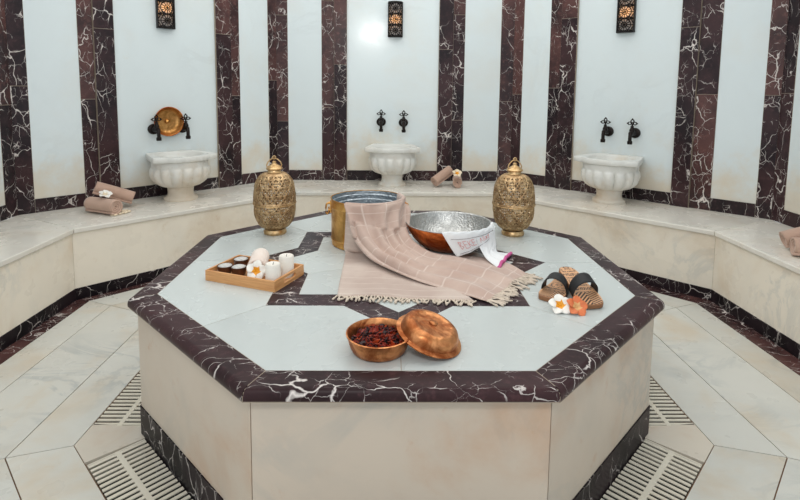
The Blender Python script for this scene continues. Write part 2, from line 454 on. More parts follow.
# floor ------------------------------------------------------------
CR = (.012, .045); CG = (0.0, 0.02)
rings = [(1.21, 1.43, CG, CR), (1.43, 1.745, CR, CR), (1.745, 1.915, CR, CR)]
mb = MB(); random.seed(5)
for (a0, a1, c0, c1) in rings:
    for k in range(8):
        q = [octv(a0, k - 1, c0), octv(a1, k - 1, c1), octv(a1, k, c1), octv(a0, k, c0)]
        mb.prism(inset(q, 0.0021), -0.02, 0.0)
for k in range(8):     # corner blocks between the drain grates
    a = R_(22.5 + 45 * k)
    A_ = octv(.985, k); B_ = octv(1.21, k, CG)
    t1 = Vector((cos(R_(45 * k)), sin(R_(45 * k)))); t2 = Vector((cos(R_(45 * k + 45)), sin(R_(45 * k + 45))))
    s1 = Vector((-t1.y, t1.x)); s2 = Vector((t2.y, -t2.x)) * 1.0
    hl = .372
    c = Vector(CG)
    p1 = t1 * .985 + s1 * hl; p2 = c + t1 * 1.21 + s1 * hl
    p3 = c + t2 * 1.21 + s2 * hl; p4 = t2 * .985 + s2 * hl
    mb.prism(inset([A_, tuple(p1), tuple(p2), B_, tuple(p3), tuple(p4)], 0.0012), -0.02, 0.0, None, 3)
V0 = len(mb.F)
# grout bed under the tiles
for k in range(8):
    q = [octv(1.208, k - 1, CG), octv(2.3, k - 1, CR), octv(2.3, k, CR), octv(1.208, k, CG)]
    mb.prism(q, -0.09, -0.0035, 0.3, 1)
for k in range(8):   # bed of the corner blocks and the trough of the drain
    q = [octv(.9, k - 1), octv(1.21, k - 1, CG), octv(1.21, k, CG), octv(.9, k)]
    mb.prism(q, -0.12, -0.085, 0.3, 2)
mb.build('floor', [M['floor'], M['grout'], M['trough'], M['corner']], structure=True)
# dark border strip of the floor along the bench
mb = MB()
for k in range(8):
    if k in (5, 6): continue
    q = [octv(1.915, k - 1, CR), octv(2.04, k - 1, CR), octv(2.04, k, CR), octv(1.915, k, CR)]
    mb.prism(inset(q, .001), -0.02, 0.001)
ti += 1; mb.build('trim_%d' % ti, M['dark'], structure=True)
# ceiling
mb = MB(); poly = [tuple(p) for p in (WL0, WF1, WF2, WR0, WR, WBR, WBL, WL)]
mb.prism(poly, CEIL, CEIL + .08); mb.build('ceiling', M['plaster'], structure=True)

# bench around the walls --------------------------------------------
bench = thing('marble_bench', 'continuous white marble bench running along the striped walls above a dark skirting', 'bench')
BF = {1: (.86, 2.02), 2: (-.815, 2.005), 3: (-1.975, .838), 0: (2.028, .868), 4: (-1.975, -.80), 7: (2.028, -.78)}
WV = {0: WR, 1: WBR, 2: WBL, 3: WL, 4: WL0, 7: WR0}
names_b = {(0, 1): 'back right', (1, 2): 'back', (2, 3): 'back left', (3, 4): 'left', (7, 0): 'right'}
def push(p, q, d):   # shift edge p-q away from the room centre by d
    e = (Vector(q) - Vector(p)).normalized(); n = Vector((e.y, -e.x))
    if n.dot(Vector(p)) < 0: n = -n
    return n * d
seq = [7, 0, 1, 2, 3, 4]
def offs(i, d):      # mitred outward offset of the bench front vertex i
    k = seq.index(seq[i]); P = Vector(BF[seq[i]])
    ns = []
    if i > 0: ns.append(push(BF[seq[i - 1]], BF[seq[i]], 1.0))
    if i < len(seq) - 1: ns.append(push(BF[seq[i]], BF[seq[i + 1]], 1.0))
    if len(ns) == 1: return P + ns[0] * d
    return P + (ns[0] + ns[1]) * (d / (1 + ns[0].dot(ns[1])))
for i in range(5):
    a, b = seq[i], seq[i + 1]
    q = [tuple(offs(i, 0)), tuple(WV[a]), tuple(WV[b]), tuple(offs(i + 1, 0))]
    seat = MB(); front = MB(); skirt = MB()
    seat.prism(inset(q, .0012), ZB - .031, ZB)
    q2 = [tuple(offs(i, .014)), tuple(offs(i, .05)), tuple(offs(i + 1, .05)), tuple(offs(i + 1, .014))]
    front.prism(inset(q2, .001), .0, ZB - .0325)
    q3 = [tuple(offs(i, .010)), tuple(offs(i, .03)), tuple(offs(i + 1, .03)), tuple(offs(i + 1, .010))]
    skirt.prism(inset(q3, .0008), 0.0015, .076)
    bevel(seat.build('seat_slab', M['seat'], bench), .006, 3)
    front.build('front_panel', M['bench'], bench)
    sk = skirt.build('skirting', M['dark_low'], bench); sk['label'] = 'dark veined marble skirting along the floor'

# ================================================================== THE PLATFORM
plat = thing('heated_stone_platform', 'octagonal white marble platform with dark veined rim and star inlay, centre of room', 'marble platform')
# white tiles of the top and the dark star band
RS, RI = .685, .54; KN = .7654
star = MB(); random.seed(11)
for k in range(8):
    a = 45 * k
    T0, T1 = pol(RS, a), pol(RS, a + 45); N0 = pol(RS * KN, a + 22.5)
    t0, t1 = pol(RI, a), pol(RI, a + 45); n0 = pol(RI * KN, a + 22.5); nm1 = pol(RI * KN, a - 22.5)
    e0, e1 = pol(.923, a), pol(.923, a + 45); v = octv(.923, k)
    g = .0010
    for q in ([T0, e0, v, e1, T1, N0], [(0, 0), nm1, t0, n0]):
        top = MB(); top.prism(inset(q, g), ZT - .03, ZT); top.build('top_panel', M['top'], plat)
    star.prism(inset([T0, N0, n0, t0], .0004), ZT - .03, ZT)
    star.prism(inset([N0, T1, t1, n0], .0004), ZT - .03, ZT)
so = star.build('star_inlay', M['dark_star'], plat); so['label'] = 'dark eight-pointed star inlay'
mb = MB(); mb.prism([octv(.93, k) for k in range(8)], ZT - .06, ZT - .0025); mb.build('bedding', M['grout'], plat)
# dark rim slabs, rounded nose
random.seed(21)
prof = [(.924, ZT), (.996, ZT)] + [(.996 + .023 * sin(t), ZT - .023 + .023 * cos(t)) for t in (R_(15 * j) for j in range(1, 7))] + [(1.019, ZT - .032)] + [(1.012, ZT - .0385), (.984, ZT - .0385), (.924, ZT - .0385)]
for k in range(8):
    V = []; F = []; d = .0008
    t = Vector(octv(1, k)) - Vector(octv(1, k - 1)); t.normalize(); d = .0017
    for (ap, z) in prof:
        p = Vector(octv(ap, k - 1)) + t * d; q = Vector(octv(ap, k)) - t * d
        V += [(p.x, p.y, z), (q.x, q.y, z)]
    n = len(prof)
    for i in range(n - 1): F.append([2 * i, 2 * i + 1, 2 * i + 3, 2 * i + 2])
    F.append([2 * n - 2, 2 * n - 1, 1, 0])
    F.append([2 * i for i in range(n)]); F.append([2 * i + 1 for i in range(n - 1, -1, -1)])
    rim = MB(); rim.add(V, F)
    ro = rim.build('edge_slab', M['dark_rim'], plat, True, sharp=50); ro['label'] = 'dark veined marble rim slab'
mb = MB(); 
for ap_, zt_, zb_ in ((1.0178, .0192, .036), (1.0145, .0105, .0192), (1.0085, .0046, .0105), (.9965, .0006, .0046)):
    q = [octv(ap_, k) for k in range(8)]; mb.prism(q, ZT - zb_, ZT - zt_)
mb.build('rim_bedding', M['dark_grout'], plat)
random.seed(3)
for k in range(8):
    q = [octv(.90, k - 1), octv(.990, k - 1), octv(.990, k), octv(.90, k)]
    body = MB(); sk = MB()
    body.prism(inset(q, .0016), -.09, ZT - .04)
    q = [octv(.96, k - 1), octv(.9935, k - 1), octv(.9935, k), octv(.96, k)]
    sk.prism(inset(q, .0006), -.09, .114)
    body.build('side_panel', M['body'], plat)
    s2 = sk.build('skirting', M['dark_low'], plat); s2['label'] = 'dark veined marble skirting'
mb = MB(); mb.prism([octv(.984, k) for k in range(8)], -.09, ZT - .045); mb.build('core', M['grout'], plat)

# drain grates ------------------------------------------------------
GL = {4: 'slotted marble drain grate beside the left face of the platform', 5: 'slotted marble drain grate below the front left face of the platform',
      0: 'slotted marble drain grate beside the right face of the platform', 7: 'slotted marble drain grate below the front right face of the platform'}
for k, lab in GL.items():
    a = R_(45 * k); rr = Vector((cos(a), sin(a)))
    off = Vector(CG).dot(rr); tof = Vector(CG).dot(Vector((-rr.y, rr.x)))
    t = thing('drain_grate', lab, 'drain grate', (0, 0, 0), (0, 0, a), 'drain grates around the platform')
    bars = MB(); hl = .366; r0, r1 = .9965, 1.206 + off
    n = 29; pitch = 2 * hl / n
    for i in range(n):
        y = -hl + (i + .5) * pitch
        bars.box(r0, r1, y - .0064, y + .0064, -.004, 0.0, .4)
    bars.build('slat', M['grate'], t)
    sp = MB(); rm = (r0 + r1) / 2
    sp.box(rm - .009, rm + .009, -hl, hl, -.012, .0004, .5); sp.build('spine', M['grate'], t)
    for sg in (-1, 1):
        fr = MB(); fr.box(r0, r1, sg * (hl + .0005) - .003, sg * (hl + .0005) + .003, -.085, -.001, .5); fr.build('end_bearer', M['grate'], t)

# ================================================================== BASINS
def basin(w, s, label):
    c = w.p(s, 0, ZB)
    t = thing('wall_basin', label, 'basin', c, (0, 0, w.rot()), 'carved marble basins')
    cy = -.226; N = 144
    half = [(.175, -.002), (.205, -.12), (.246, -.325), (.246, -.355), (.212, -.372), (.165, -.388), (.135, -.415), (.09, -.438), (0, -.446)]
    plan = half + [(-x, y) for x, y in half[-2::-1]]
    def outline(a):     # distance from (0,cy) to the rim outline
        dx, dy = cos(a), sin(a); best = 9
        for (x0, y0), (x1, y1) in zip(plan, plan[1:] + plan[:1]):
            y0 -= cy; y1 -= cy; ex, ey = x1 - x0, y1 - y0
            den = dx * ey - dy * ex
            if abs(den) < 1e-9: continue
            r = (x0 * ey - y0 * ex) / den; u = (x0 * dy - y0 * dx) / den
            if r > 0 and -1e-6 <= u <= 1 + 1e-6: best = min(best, r)
        return best
    def ring(scale, z, blend=0.0, circ=.2, fl=0.0, nl=15):
        P = []
        for j in range(N):
            a = 2 * PI * j / N
            r = (1 - blend) * outline(a) * scale + blend * circ
            if fl: r *= 1 - fl * (1 - abs(cos(nl * a / 2)) ** 0.6)
            P.append((r * cos(a), cy + r * sin(a), z))
        return P
    def loft(name, rings, cap0=False, cap1=False, sharp=50):
        V = [p for r in rings for p in r]; F = []
        for i in range(len(rings) - 1):
            for j in range(N): F.append([i * N + j, i * N + (j + 1) % N, (i + 1) * N + (j + 1) % N, (i + 1) * N + j])
        if cap0: F.append(list(range(N - 1, -1, -1)))
        if cap1: F.append([(len(rings) - 1) * N + j for j in range(N)])
        o = mesh(name, V, F, M['basin'], t, True); fixn(o); o.data.set_sharp_from_angle(angle=R_(sharp)); return o
    zr = .355
    loft('rim', [ring(1, zr - .16, 1, .03), ring(1, zr - .155, 1, .10), ring(1, zr - .11, 1, .15), ring(1, zr - .02, 1, .175), ring(1, zr - .006, 1, .180), ring(1, zr, 1, .186),
                 ring(.985, zr), ring(1, zr - .005), ring(1, zr - .036), ring(.985, zr - .041), ring(.93, zr - .044), ring(.6, zr - .044)], cap0=True)
    up = []
    pr = [(.206, zr - .042, 0), (.206, zr - .080, 0), (.204, zr - .092, .0), (.210, zr - .098, .05), (.217, zr - .108, .10), (.221, zr - .13, .13), (.221, zr - .155, .14), (.210, zr - .188, .14), (.188, zr - .214, .13), (.155, zr - .236, .11), (.126, zr - .246, .06), (.108, zr - .25, 0)]
    loft('bowl', [ring(1, z, 1, r, f) for r, z, f in pr], False, True, 70)
    pr = [(.100, zr - .246), (.098, zr - .26), (.094, .06), (.098, .04), (.108, .028), (.122, .022), (.126, .012), (.124, 0.0)]
    loft('pedestal', [ring(1, z, 1, r) for r, z in pr], True, True)
    return t
basin(Wd['back_left'], 1.014, 'fluted white marble basin below the copper bowl, left of the three')
basin(Wd['back'], 1.085, 'fluted white marble basin centred on the back wall, behind the brass bucket')
basin(Wd['back_right'], 1.03, 'fluted white marble basin on the right-hand wall, behind the slippers')

# ================================================================== TAPS
def tap(w, s, z, label):
    c = w.p(s, 0, z)
    t = thing('wall_tap', label, 'tap', c, (0, 0, w.rot()), 'dark bronze wall taps'); t.scale = (1.12, 1.12, 1.05)
    mb = MB(); RX = Matrix.Rotation(R_(90), 4, 'X')     # +z -> -y (into the room)
    mb.lathe([(.0, 0.0), (.036, 0), (.04, .004), (.039, .01), (.03, .016), (.022, .018), (.0, .02)], 28, M4=RX)
    mb.build('flange', M['bronze'], t, True, sharp=40)
    b = MB()
    b.lathe([(.0, .012), (.016, .013), (.016, .03), (.021, .034), (.021, .05), (.017, .056), (.018, .085), (.012, .098), (.0, .1)], 20, M4=RX)
    b.lathe([(.0, .0), (.017, .002), (.018, .02), (.013, .03), (.010, .045), (.013, .05), (.0, .052)], 18, c=(0, -.066, .006))
    vb_ = b.build('valve_body', M['bronze'], t, True, sharp=40)
    sp = MB()
    sp.tube([(0, -.078, .006), (0, -.096, -.01), (0, -.1, -.03), (0, -.1, -.055)], [.014, .013, .012, .0125], 14)
    sp.lathe([(.0, 0), (.016, 0), (.017, .006), (.017, .022), (.013, .026), (.0, .027)], 18, c=(0, -.1, -.08))
    sp.build('spout', M['bronze'], t, True, sharp=40)
    h = MB()
    z0 = .060
    h.tube([(0, -.066, .05), (0, -.066, z0 + .01)], .006, 8)
    for ax, az in ((-.018, .016), (.018, .016), (0, .034)):
        h.tube([(ax + .0105 * cos(2 * PI * j / 14), -.066, z0 + az + .0105 * sin(2 * PI * j / 14)) for j in range(14)], .0042, 6, True)
    for ax, az in ((-.033, .016), (.033, .016), (0, .049), (0, .014)):
        h.lathe([(0, -.006), (.0045, -.004), (.006, 0), (.0045, .004), (0, .006)], 10, c=(ax, -.066, z0 + az))
    h.build('handle', M['bronze'], vb_, True, sharp=50)
    return t
tap(Wd['back_left'], .905, 1.0, 'dark bronze tap at the left side of the hanging copper bowl')
tap(Wd['back_left'], 1.135, 1.0, 'dark bronze tap at the right side of the hanging copper bowl')
tap(Wd['back'], .98, 1.02, 'dark bronze tap over the centre basin, the left one of that pair')
tap(Wd['back'], 1.19, 1.015, 'dark bronze tap over the centre basin, the right one of that pair')
tap(Wd['back_right'], .915, 1.0, 'dark bronze tap over the right-hand basin, nearer the back wall')
tap(Wd['back_right'], 1.127, 1.0, 'dark bronze tap over the right-hand basin, farther from the back wall')

# copper bowl leaning on the wall between the taps
w = Wd['back_left']
t = thing('copper_bowl', 'round copper bowl with raised centre boss set upright between two wall taps', 'bowl', w.p(1.012, .002, 1.058), (0, 0, w.rot())); t.scale = (1.1, 1.0, 1.1)
mb = MB(); RX = Matrix.Rotation(R_(90), 4, 'X')
mb.lathe([(.0, 0.001), (.06, 0.0), (.078, .006), (.094, .028), (.102, .048), (.105, .05), (.106, .047), (.097, .028), (.08, .009), (.062, .004), (.05, .005), (.04, .004), (.0, .004)][::-1], 48, M4=RX)
mb.build('bowl', M['copper_plate'], t, True, sharp=60)
mb = MB(); mb.lathe([(.0, .004), (.018, .005), (.016, .012), (.009, .02), (.0, .022)], 24, M4=RX); mb.build('boss', M['brass'], t, True)
mb = MB(); mb.tube([(.104 * cos(2 * PI * j / 48), -.05, .104 * sin(2 * PI * j / 48)) for j in range(48)], .0035, 8, True); mb.build('rim', M['copper'], t, True)

# ================================================================== SCONCES
def sconce(w, s, z0, label):
    t = thing('wall_lamp', label, 'wall lamp', w.p(s, 0, z0), (0, 0, w.rot()), 'pierced metal wall lamps')
    H, hw, dep = .318, .066, .058
    def S(u, z, d=0.0):      # u -1..1 across the bowed front
        a = u * R_(62); r = hw / sin(R_(62))
        return Vector((r * sin(a) * (1 - d / r), -(dep - (r - r * cos(a))) + d * cos(a), z))
    f = MB()
    for z in (0, H): f.prism([(S(u, 0).x, S(u, 0).y) for u in (i / 8 - 1 for i in range(17))] + [(hw, 0), (-hw, 0)], z - .006 if z else 0, z + .006 if z else .012)
    for sg in (-1, 1): f.prism(sorted([(sg * (hw + .003), 0), (sg * (hw - .006), 0), (sg * (hw - .006), -.034), (sg * (hw + .003), -.034)], key=lambda p: math.atan2(p[1] + .017, p[0] - sg * hw)), 0, H)
    f.box(-hw, hw, -.004, 0, 0, H)
    bevel(f.build('frame', M['black_iron'], t), .0015)
    l = MB(); n3 = 3; ch = (H - .018) / n3
    def path(pts, r=.0036): l.tube([S(u, z) for u, z in pts], r, 5)
    for i in range(n3 + 1): path([(j / 8 - 1, .009 + i * ch) for j in range(17)], .005)
    for i in range(n3):
        zc = .009 + (i + .5) * ch; ru = .62; rz = .046
        for q in (1.0, .42):
            path([(q * ru * cos(2 * PI * j / 24), zc + q * rz * sin(2 * PI * j / 24)) for j in range(25)])
        for j in range(12):
            a = 2 * PI * j / 12
            path([(.42 * ru * cos(a), zc + .42 * rz * sin(a)), (ru * cos(a), zc + rz * sin(a))], .0032)
        for j in range(6):
            a = PI * j / 6
            path([(-.42 * ru * cos(a), zc - .42 * rz * sin(a)), (.42 * ru * cos(a), zc + .42 * rz * sin(a))], .002)
        for su in (-1, 1):
            path([(su * .93, zc - ch / 2), (su * .93, zc + ch / 2)], .0045)
            for sz in (-1, 1):
                path([(su * .95, zc + sz * ch * .48), (su * .45, zc + sz * rz * .85)])
                path([(su * .6, zc + sz * ch * .5), (su * .78, zc + sz * ch * .2), (su * .95, zc + sz * ch * .08)])
                path([(su * .3, zc + sz * ch * .5), (su * .5, zc + sz * ch * .3)])
        path([(-.95, zc), (-ru, zc)]); path([(ru, zc), (.95, zc)])
        path([(0, zc + rz), (0, zc + ch / 2)]); path([(0, zc - rz), (0, zc - ch / 2)])
    l.build('pierced_screen', M['black_iron'], t, True)
    V = []; F = []
    for j in range(17):
        for z in (.012, H - .008): V.append(S(j / 8 - 1, z, .008) * 1.0)
    F = [[2 * j, 2 * j + 2, 2 * j + 3, 2 * j + 1] for j in range(16)]
    df = mesh('diffuser', V, F, M['frost'], t, True)
    b = MB(); b.lathe([(0, -.026), (.010, -.022), (.014, -.01), (.014, .008), (.009, .022), (0, .026)], 14, c=(0, -.026, H * .5 + .0))
    b.build('bulb', M['bulb'], df, True)
sconce(Wd['back_left'], 1.025, 1.79, 'dark pierced metal wall lamp above the copper bowl')
sconce(Wd['back'], 1.105, 1.81, 'dark pierced metal wall lamp high on the back wall above the centre basin')
sconce(Wd['back_right'], 1.015, 1.80, 'dark pierced metal wall lamp above the right-hand basin')

# ================================================================== LANTERNS
def lantern(x, y, rz, label):
    t = thing('brass_lantern', label, 'lantern', (x, y, ZT), (0, 0, rz), 'brass lanterns on the platform')
    NS, NV = 220, 120; z0, z1 = .026, .338; RB = .109
    def rad(h):
        q = abs(2 * h - 1.0); q = q if h < .5 else q
        return RB * max(.0, 1 - q ** 3.8) ** .5 * .62 + RB * .38 * (1 - .30 * q ** 2)
    V = []; F = []
    for i in range(NV + 1):
        h = i / NV
        for j in range(NS):
            a = 2 * PI * j / NS
            r = rad(h)
            k1 = abs(sin(5 * a + 3.6 * PI * h)); k2 = abs(sin(5 * a - 3.6 * PI * h))
            edge = min(k1, k2)
            r += .0055 * max(0, 1 - edge / .18)
            r += .0025 * max(0, 1 - abs(math.hypot(((5 * a + 3.6 * PI * h) / PI) % 1 - .5, ((5 * a - 3.6 * PI * h) / PI) % 1 - .5) - .39) / .06)
            r -= .0025 * max(0, 1 - abs(h - .44) / .012)
            r += .004 * max(0, 1 - abs(h - .47) / .02)
            V.append((r * cos(a), r * sin(a), z0 + (z1 - z0) * h))
    for i in range(NV):
        for j in range(NS):
            h = (i + .5) / NV; a = 2 * PI * (j + .5) / NS
            k1 = abs(sin(5 * a + 3.6 * PI * h)); k2 = abs(sin(5 * a - 3.6 * PI * h)); e = min(k1, k2)
            du = ((5 * a + 3.6 * PI * h) / PI) % 1 - .5; dv = ((5 * a - 3.6 * PI * h) / PI) % 1 - .5
            rr = math.hypot(du, dv); ph = math.atan2(dv, du)
            hole = (rr < .07 or (.15 < rr < .34 and cos(8 * ph) > .1) or (rr > .46 and e > .25)) and abs(h - .46) > .03 and .05 < h < .95
            if not hole: F.append([i * NS + j, i * NS + (j + 1) % NS, (i + 1) * NS + (j + 1) % NS, (i + 1) * NS + j])
    o = mesh('pierced_body', V, F, M['lantern'], t, True); solid(o, .0022, -1)
    b = MB()
    rb0, rb1 = rad(0), rad(1)
    b.lathe([(.0, .0), (.058, 0), (.061, .004), (.061, .016), (.056, .022), (.056, .027), (.0, .027)], 40)
    b.build('foot', M['lantern_plain'], t, True, sharp=40)
    b = MB()
    b.lathe([(.0, .334), (.042, .335), (.035, .341), (.034, .349), (.042, .352), (.045, .357), (.041, .363), (.030, .371), (.020, .377), (.013, .381), (.010, .386), (.011, .392), (.006, .397), (.0, .398)], 36)
    cap = b.build('cap', M['lantern_plain'], t, True, sharp=45)
    b = MB()
    pts = [(-.036, 0, .364), (-.040, 0, .374), (-.034, 0, .390), (-.018, 0, .406), (0, 0, .413), (.018, 0, .406), (.034, 0, .390), (.040, 0, .374), (.036, 0, .364)]
    b.tube(pts, .0032, 8)
    b.tube([(.009 * cos(2 * PI * j / 16), .0, .415 + .009 * sin(2 * PI * j / 16)) for j in range(16)], .0028, 6, True)
    b.build('handle', M['lantern_plain'], cap, True)
    b = MB()
    b.tube([((RB + .004) * cos(2 * PI * j / 48), (RB + .004) * sin(2 * PI * j / 48), z0 + .455 * (z1 - z0)) for j in range(48)], .003, 6, True)
    b.build('seam_band', M['lantern_plain'], t, True)
lantern(-.655, .46, .3, 'egg-shaped pierced brass lantern standing between the tray and the bucket, on the left')
lantern(.645, .46, .25, 'egg-shaped pierced brass lantern standing behind the silver-lined bowl, on the right')

# ================================================================== BUCKET
BC = (-.147, .30); BR = .185; BH = .237
t = thing('brass_bucket', 'tall brass bucket with tin lining and a beige towel over its rim', 'bucket', (BC[0], BC[1], ZT))
mb = MB()
mb.lathe([(.0, .001), (.176, .001), (.181, .004), (.183, .02), (.183, .03), (.186, .034), (.183, .038), (.183, .19), (.1855, .195), (.183, .2), (.184, BH - .006), (.187, BH - .003), (.187, BH), (.182, BH), (.1815, BH - .004)], 72)
mb.build('body', M['brass'], t, True, sharp=35)
mb = MB()
mb.lathe([(.1815, BH - .003), (.181, BH - .02), (.1775, BH - .024), (.1775, BH - .045), (.174, BH - .049), (.174, .012), (.0, .01)], 72)
li = mb.build('lining', M['tin'], t, True, sharp=35); li['label'] = 'grey hammered tin lining'
for sg in (1, -1):
    hb = MB(); a0 = R_(180 if sg > 0 else 0); d = Vector((cos(a0), sin(a0), 0))
    for zz in (.205, .17): hb.tube([d * .182 + Vector((0, 0, zz)), d * .199 + Vector((0, 0, zz))], .007, 10)
    hb.box(-.011, .011, -.0, .006, .158, .218, M4=Matrix.Rotation(a0 - PI / 2, 4, 'Z') @ Matrix.Translation((0, .1835, 0)))
    hl_ = hb.build('handle_lug', M['brass'], t, True, sharp=40)
    h = MB(); h.tube([d * .2 + Vector((0, 0, .205)), d * .208 + Vector((0, 0, .2)), d * .212 + Vector((0, 0, .18)), d * .211 + Vector((0, 0, .155)), d * .204 + Vector((0, 0, .147)), d * .197 + Vector((0, 0, .155)), d * .197 + Vector((0, 0, .185))], .0048, 10)
    h.build('handle', M['brass'], hl_, True)

# ================================================================== PESHTEMAL TOWEL
def cyl(th, r, z): return Vector((BC[0] + r * cos(R_(th)), BC[1] + r * sin(R_(th)), z))
tw = thing('bath_towel', 'pinkish beige striped bath towel draped from the brass bucket over the platform, with cream fringe', 'towel', (0, 0, 0))
L5 = [0, .2, .4, .6, .8, 1]
def crow(th0, th1, r0, r1, z0, z1, p=1.0): return [cyl(th0 + (th1 - th0) * s, r0 + (r1 - r0) * s, z0 + (z1 - z0) * s) for s in L5]
def lrow(a, b, up=0.0, frt=0.0):
    a = Vector(a); b = Vector(b)
    return [a.lerp(b, s) + Vector((.3 * frt, -frt, up)) * (4 * s * (1 - s)) for s in L5]
ZR = ZT + BH
rowsB = [crow(-115, 26, .171, .171, ZR - .05, ZR - .05), crow(-116, 27, .173, .173, ZR - .008, ZR - .008), crow(-118, 28, .185, .185, ZR + .007, ZR + .006),
         crow(-118, 26, .199, .196, ZR - .008, ZR - .01), crow(-107, -2, .216, .205, .715, .735), crow(-96, -20, .272, .214, .645, .67),
         crow(-84, -33, .36, .272, .602, .615), lrow((-.03, -.145, .582), (.162, .10, .578), .016), lrow((.045, -.225, .572), (.231, .068, .563), .012),
         lrow((.169, -.325, .564), (.356, .06, .5575), .011), lrow((.275, -.412, .561), (.485, -.02, .5565), .008), lrow((.335, -.460, .558), (.555, -.175, .5565), .004)]
rowsB2 = []
for i, r in enumerate(rowsB):     # fold the free left edge under
    a, b = r[0], r[1]
    tuck = a.lerp(b, .28)
    if i < 4: pre = a.lerp(b, -.02)
    else: pre = Vector((tuck.x, tuck.y + .008, max(a.z - .013, ZT + .0085)))
    rowsB2.append([pre] + r)
def dB(s, t):
    e = min(1, max(0, (t - .2) / .25)) * min(1, s * 5)
    big = .013 * sin(2 * PI * (2.6 * s + .35 * t) + .6) + .008 * sin(2 * PI * (5.3 * s - .6 * t) + 2)
    big *= .35 + .65 * min(1, max(0, (1.05 - t) / .5))
    hang = max(0, min(1, (t - .27) / .12)) * max(0, min(1, (.95 - t) / .4))
    fold = max(-.4, sin(2 * PI * (3.4 * s + .5 * t) + .8)) + .5 * sin(2 * PI * (6.1 * s - .4 * t))
    return e * big * .9 + .0035 * e * sin(9 * t * PI + 6 * s) + .014 * hang * fold * min(1, s * 6)
V, F, U = surf(rowsB2, 64, 120, dB, ZT + .0075)
uf = o = mesh('upper_fold', V, F, M['pesh'], tw, True, U); solid(o, .003, 0)
edgeB = [Vector(V[120 * 65 + b]) for b in range(4, 65)]
pA = lambda x, y, z=ZT + .0035: Vector((x, y, z))
rowsA = [crow(-120, -72, .1905, .1905, ZR - .004, ZR - .004), crow(-121, -72, .1905, .192, .70, .70), crow(-122, -72, .192, .196, .625, .62),
         crow(-123, -66, .198, .215, .575, .573), lrow((-.243, .10, ZT + .0045), (.02, .02, ZT + .0045), .004), lrow((-.238, -.10, ZT + .003), (.13, -.13, ZT + .003), .002),
         lrow((-.236, -.27, ZT + .003), (.22, -.30, ZT + .003), .001), lrow((-.232, -.408, ZT + .003), (.285, -.452, ZT + .003), .0)]
def dA(s, t): return (.004 * sin(2 * PI * (1.6 * s + .8 * t)) + .003 * sin(2 * PI * (.5 * s + 3.1 * t))) * min(1, t * 2)
V, F, U = surf(rowsA, 48, 90, dA, ZT + .0028)
lf = o = mesh('lower_fold', V, F, M['pesh_low'], tw, True, U); solid(o, .003, 0)
edgeA = [Vector(V[90 * 49 + b]) for b in range(0, 49)]
random.seed(31)
def fringe(edge, dirv, n, ln, jit):
    mb = MB()
    for i in range(n):
        x = i / (n - 1) * (len(edge) - 1); k = min(int(x), len(edge) - 2)
        p = edge[k].lerp(edge[k + 1], x - k)
        d = (Vector(dirv).normalized() + Vector((random.uniform(-jit, jit), random.uniform(-jit, jit), 0))).normalized()
        L = ln * random.uniform(.65, 1.2); sd = Vector((-d.y, d.x, 0)); ph = random.uniform(0, 6); am = random.uniform(.001, .006)
        pts = []
        for q in range(7):
            f = q / 6
            z = max(ZT + .0048, p.z * (1 - f) + (ZT + .005) * f + random.uniform(0, .002))
            pts.append(Vector((p.x, p.y, 0)) + d * L * (f - .06) + sd * am * sin(5 * f + ph) + Vector((0, 0, z)))
        mb.tube(pts, [.0030, .0034, .0032, .0030, .0036, .0046, .0036], 5)
    return mb
fringe(edgeA, (-.05, -1, 0), 62, .046, .6).build('fringe', M['fringe'], lf, True)
fringe(edgeB, (.75, -.35, 0), 58, .066, .65).build('fringe', M['fringe'], uf, True)

# ================================================================== BOWL AND WHITE TOWEL
OC = (.262, .222); ORr = .215
t = thing('copper_basin', 'wide hammered copper bowl with silver lining and a white towel over its rim', 'bowl', (OC[0], OC[1], ZT + .006))
prO = [(.0, 0.0), (.10, 0.0), (.118, .004), (.150, .024), (.180, .055), (.202, .09), (.213, .122)]
mb = MB(); mb.lathe(prO, 96); mb.build('outer_shell', M['copper'], t, True, sharp=60)
mb = MB(); mb.lathe([(.2135, .1215), (.2165, .124), (.2155, .1275), (.211, .127), (.2085, .1225)], 96); mb.build('rim', M['silver'], t, True)
mb = MB(); mb.lathe([(.2088, .123), (.198, .09), (.175, .056), (.146, .028), (.112, .010), (.09, .006), (.0, .005)], 96)
s_ = mb.build('lining', M['silver'], t, True); s_['label'] = 'hammered silver lining'

def ob(th, r, z): return Vector((OC[0] + r * cos(R_(th)), OC[1] + r * sin(R_(th)), z))
ht = thing('hand_towel', 'white hand towel with red embroidery and pink hem hanging over the copper bowl', 'towel', (0, 0, 0))
def orow(a0, a1, r, zs, rr=None):
    n = len(zs); return [ob(a0 + (a1 - a0) * i / (n - 1), (rr[i] if rr else r), zs[i]) for i in range(n)]
ZO = ZT + .006
rowsF = [orow(-100, -10, .16, [ZO + .053] * 6), orow(-102, -9, .196, [ZO + .10] * 6), orow(-104, -6, .212, [ZO + .1315] * 6), orow(-104, -5, .2215, [ZO + .126] * 6),
         orow(-101, -5, .225, [.664, .664, .667, .67, .672, .674]), orow(-94, -6, .2255, [.620, .632, .643, .654, .662, .664]), orow(-86, -7, .226, [.573, .592, .612, .634, .648, .652])]
V, F, U = surf(rowsF, 56, 60, lambda s, t: .0028 * sin(2 * PI * 3 * s + 1) * max(0, t - .4) + .0012 * sin(40 * s + 9 * t))
fp = o = mesh('flap', V, F, M['white_cloth'], ht, True, U); solid(o, .003, 1)
FV = [Vector(v) for v in V]
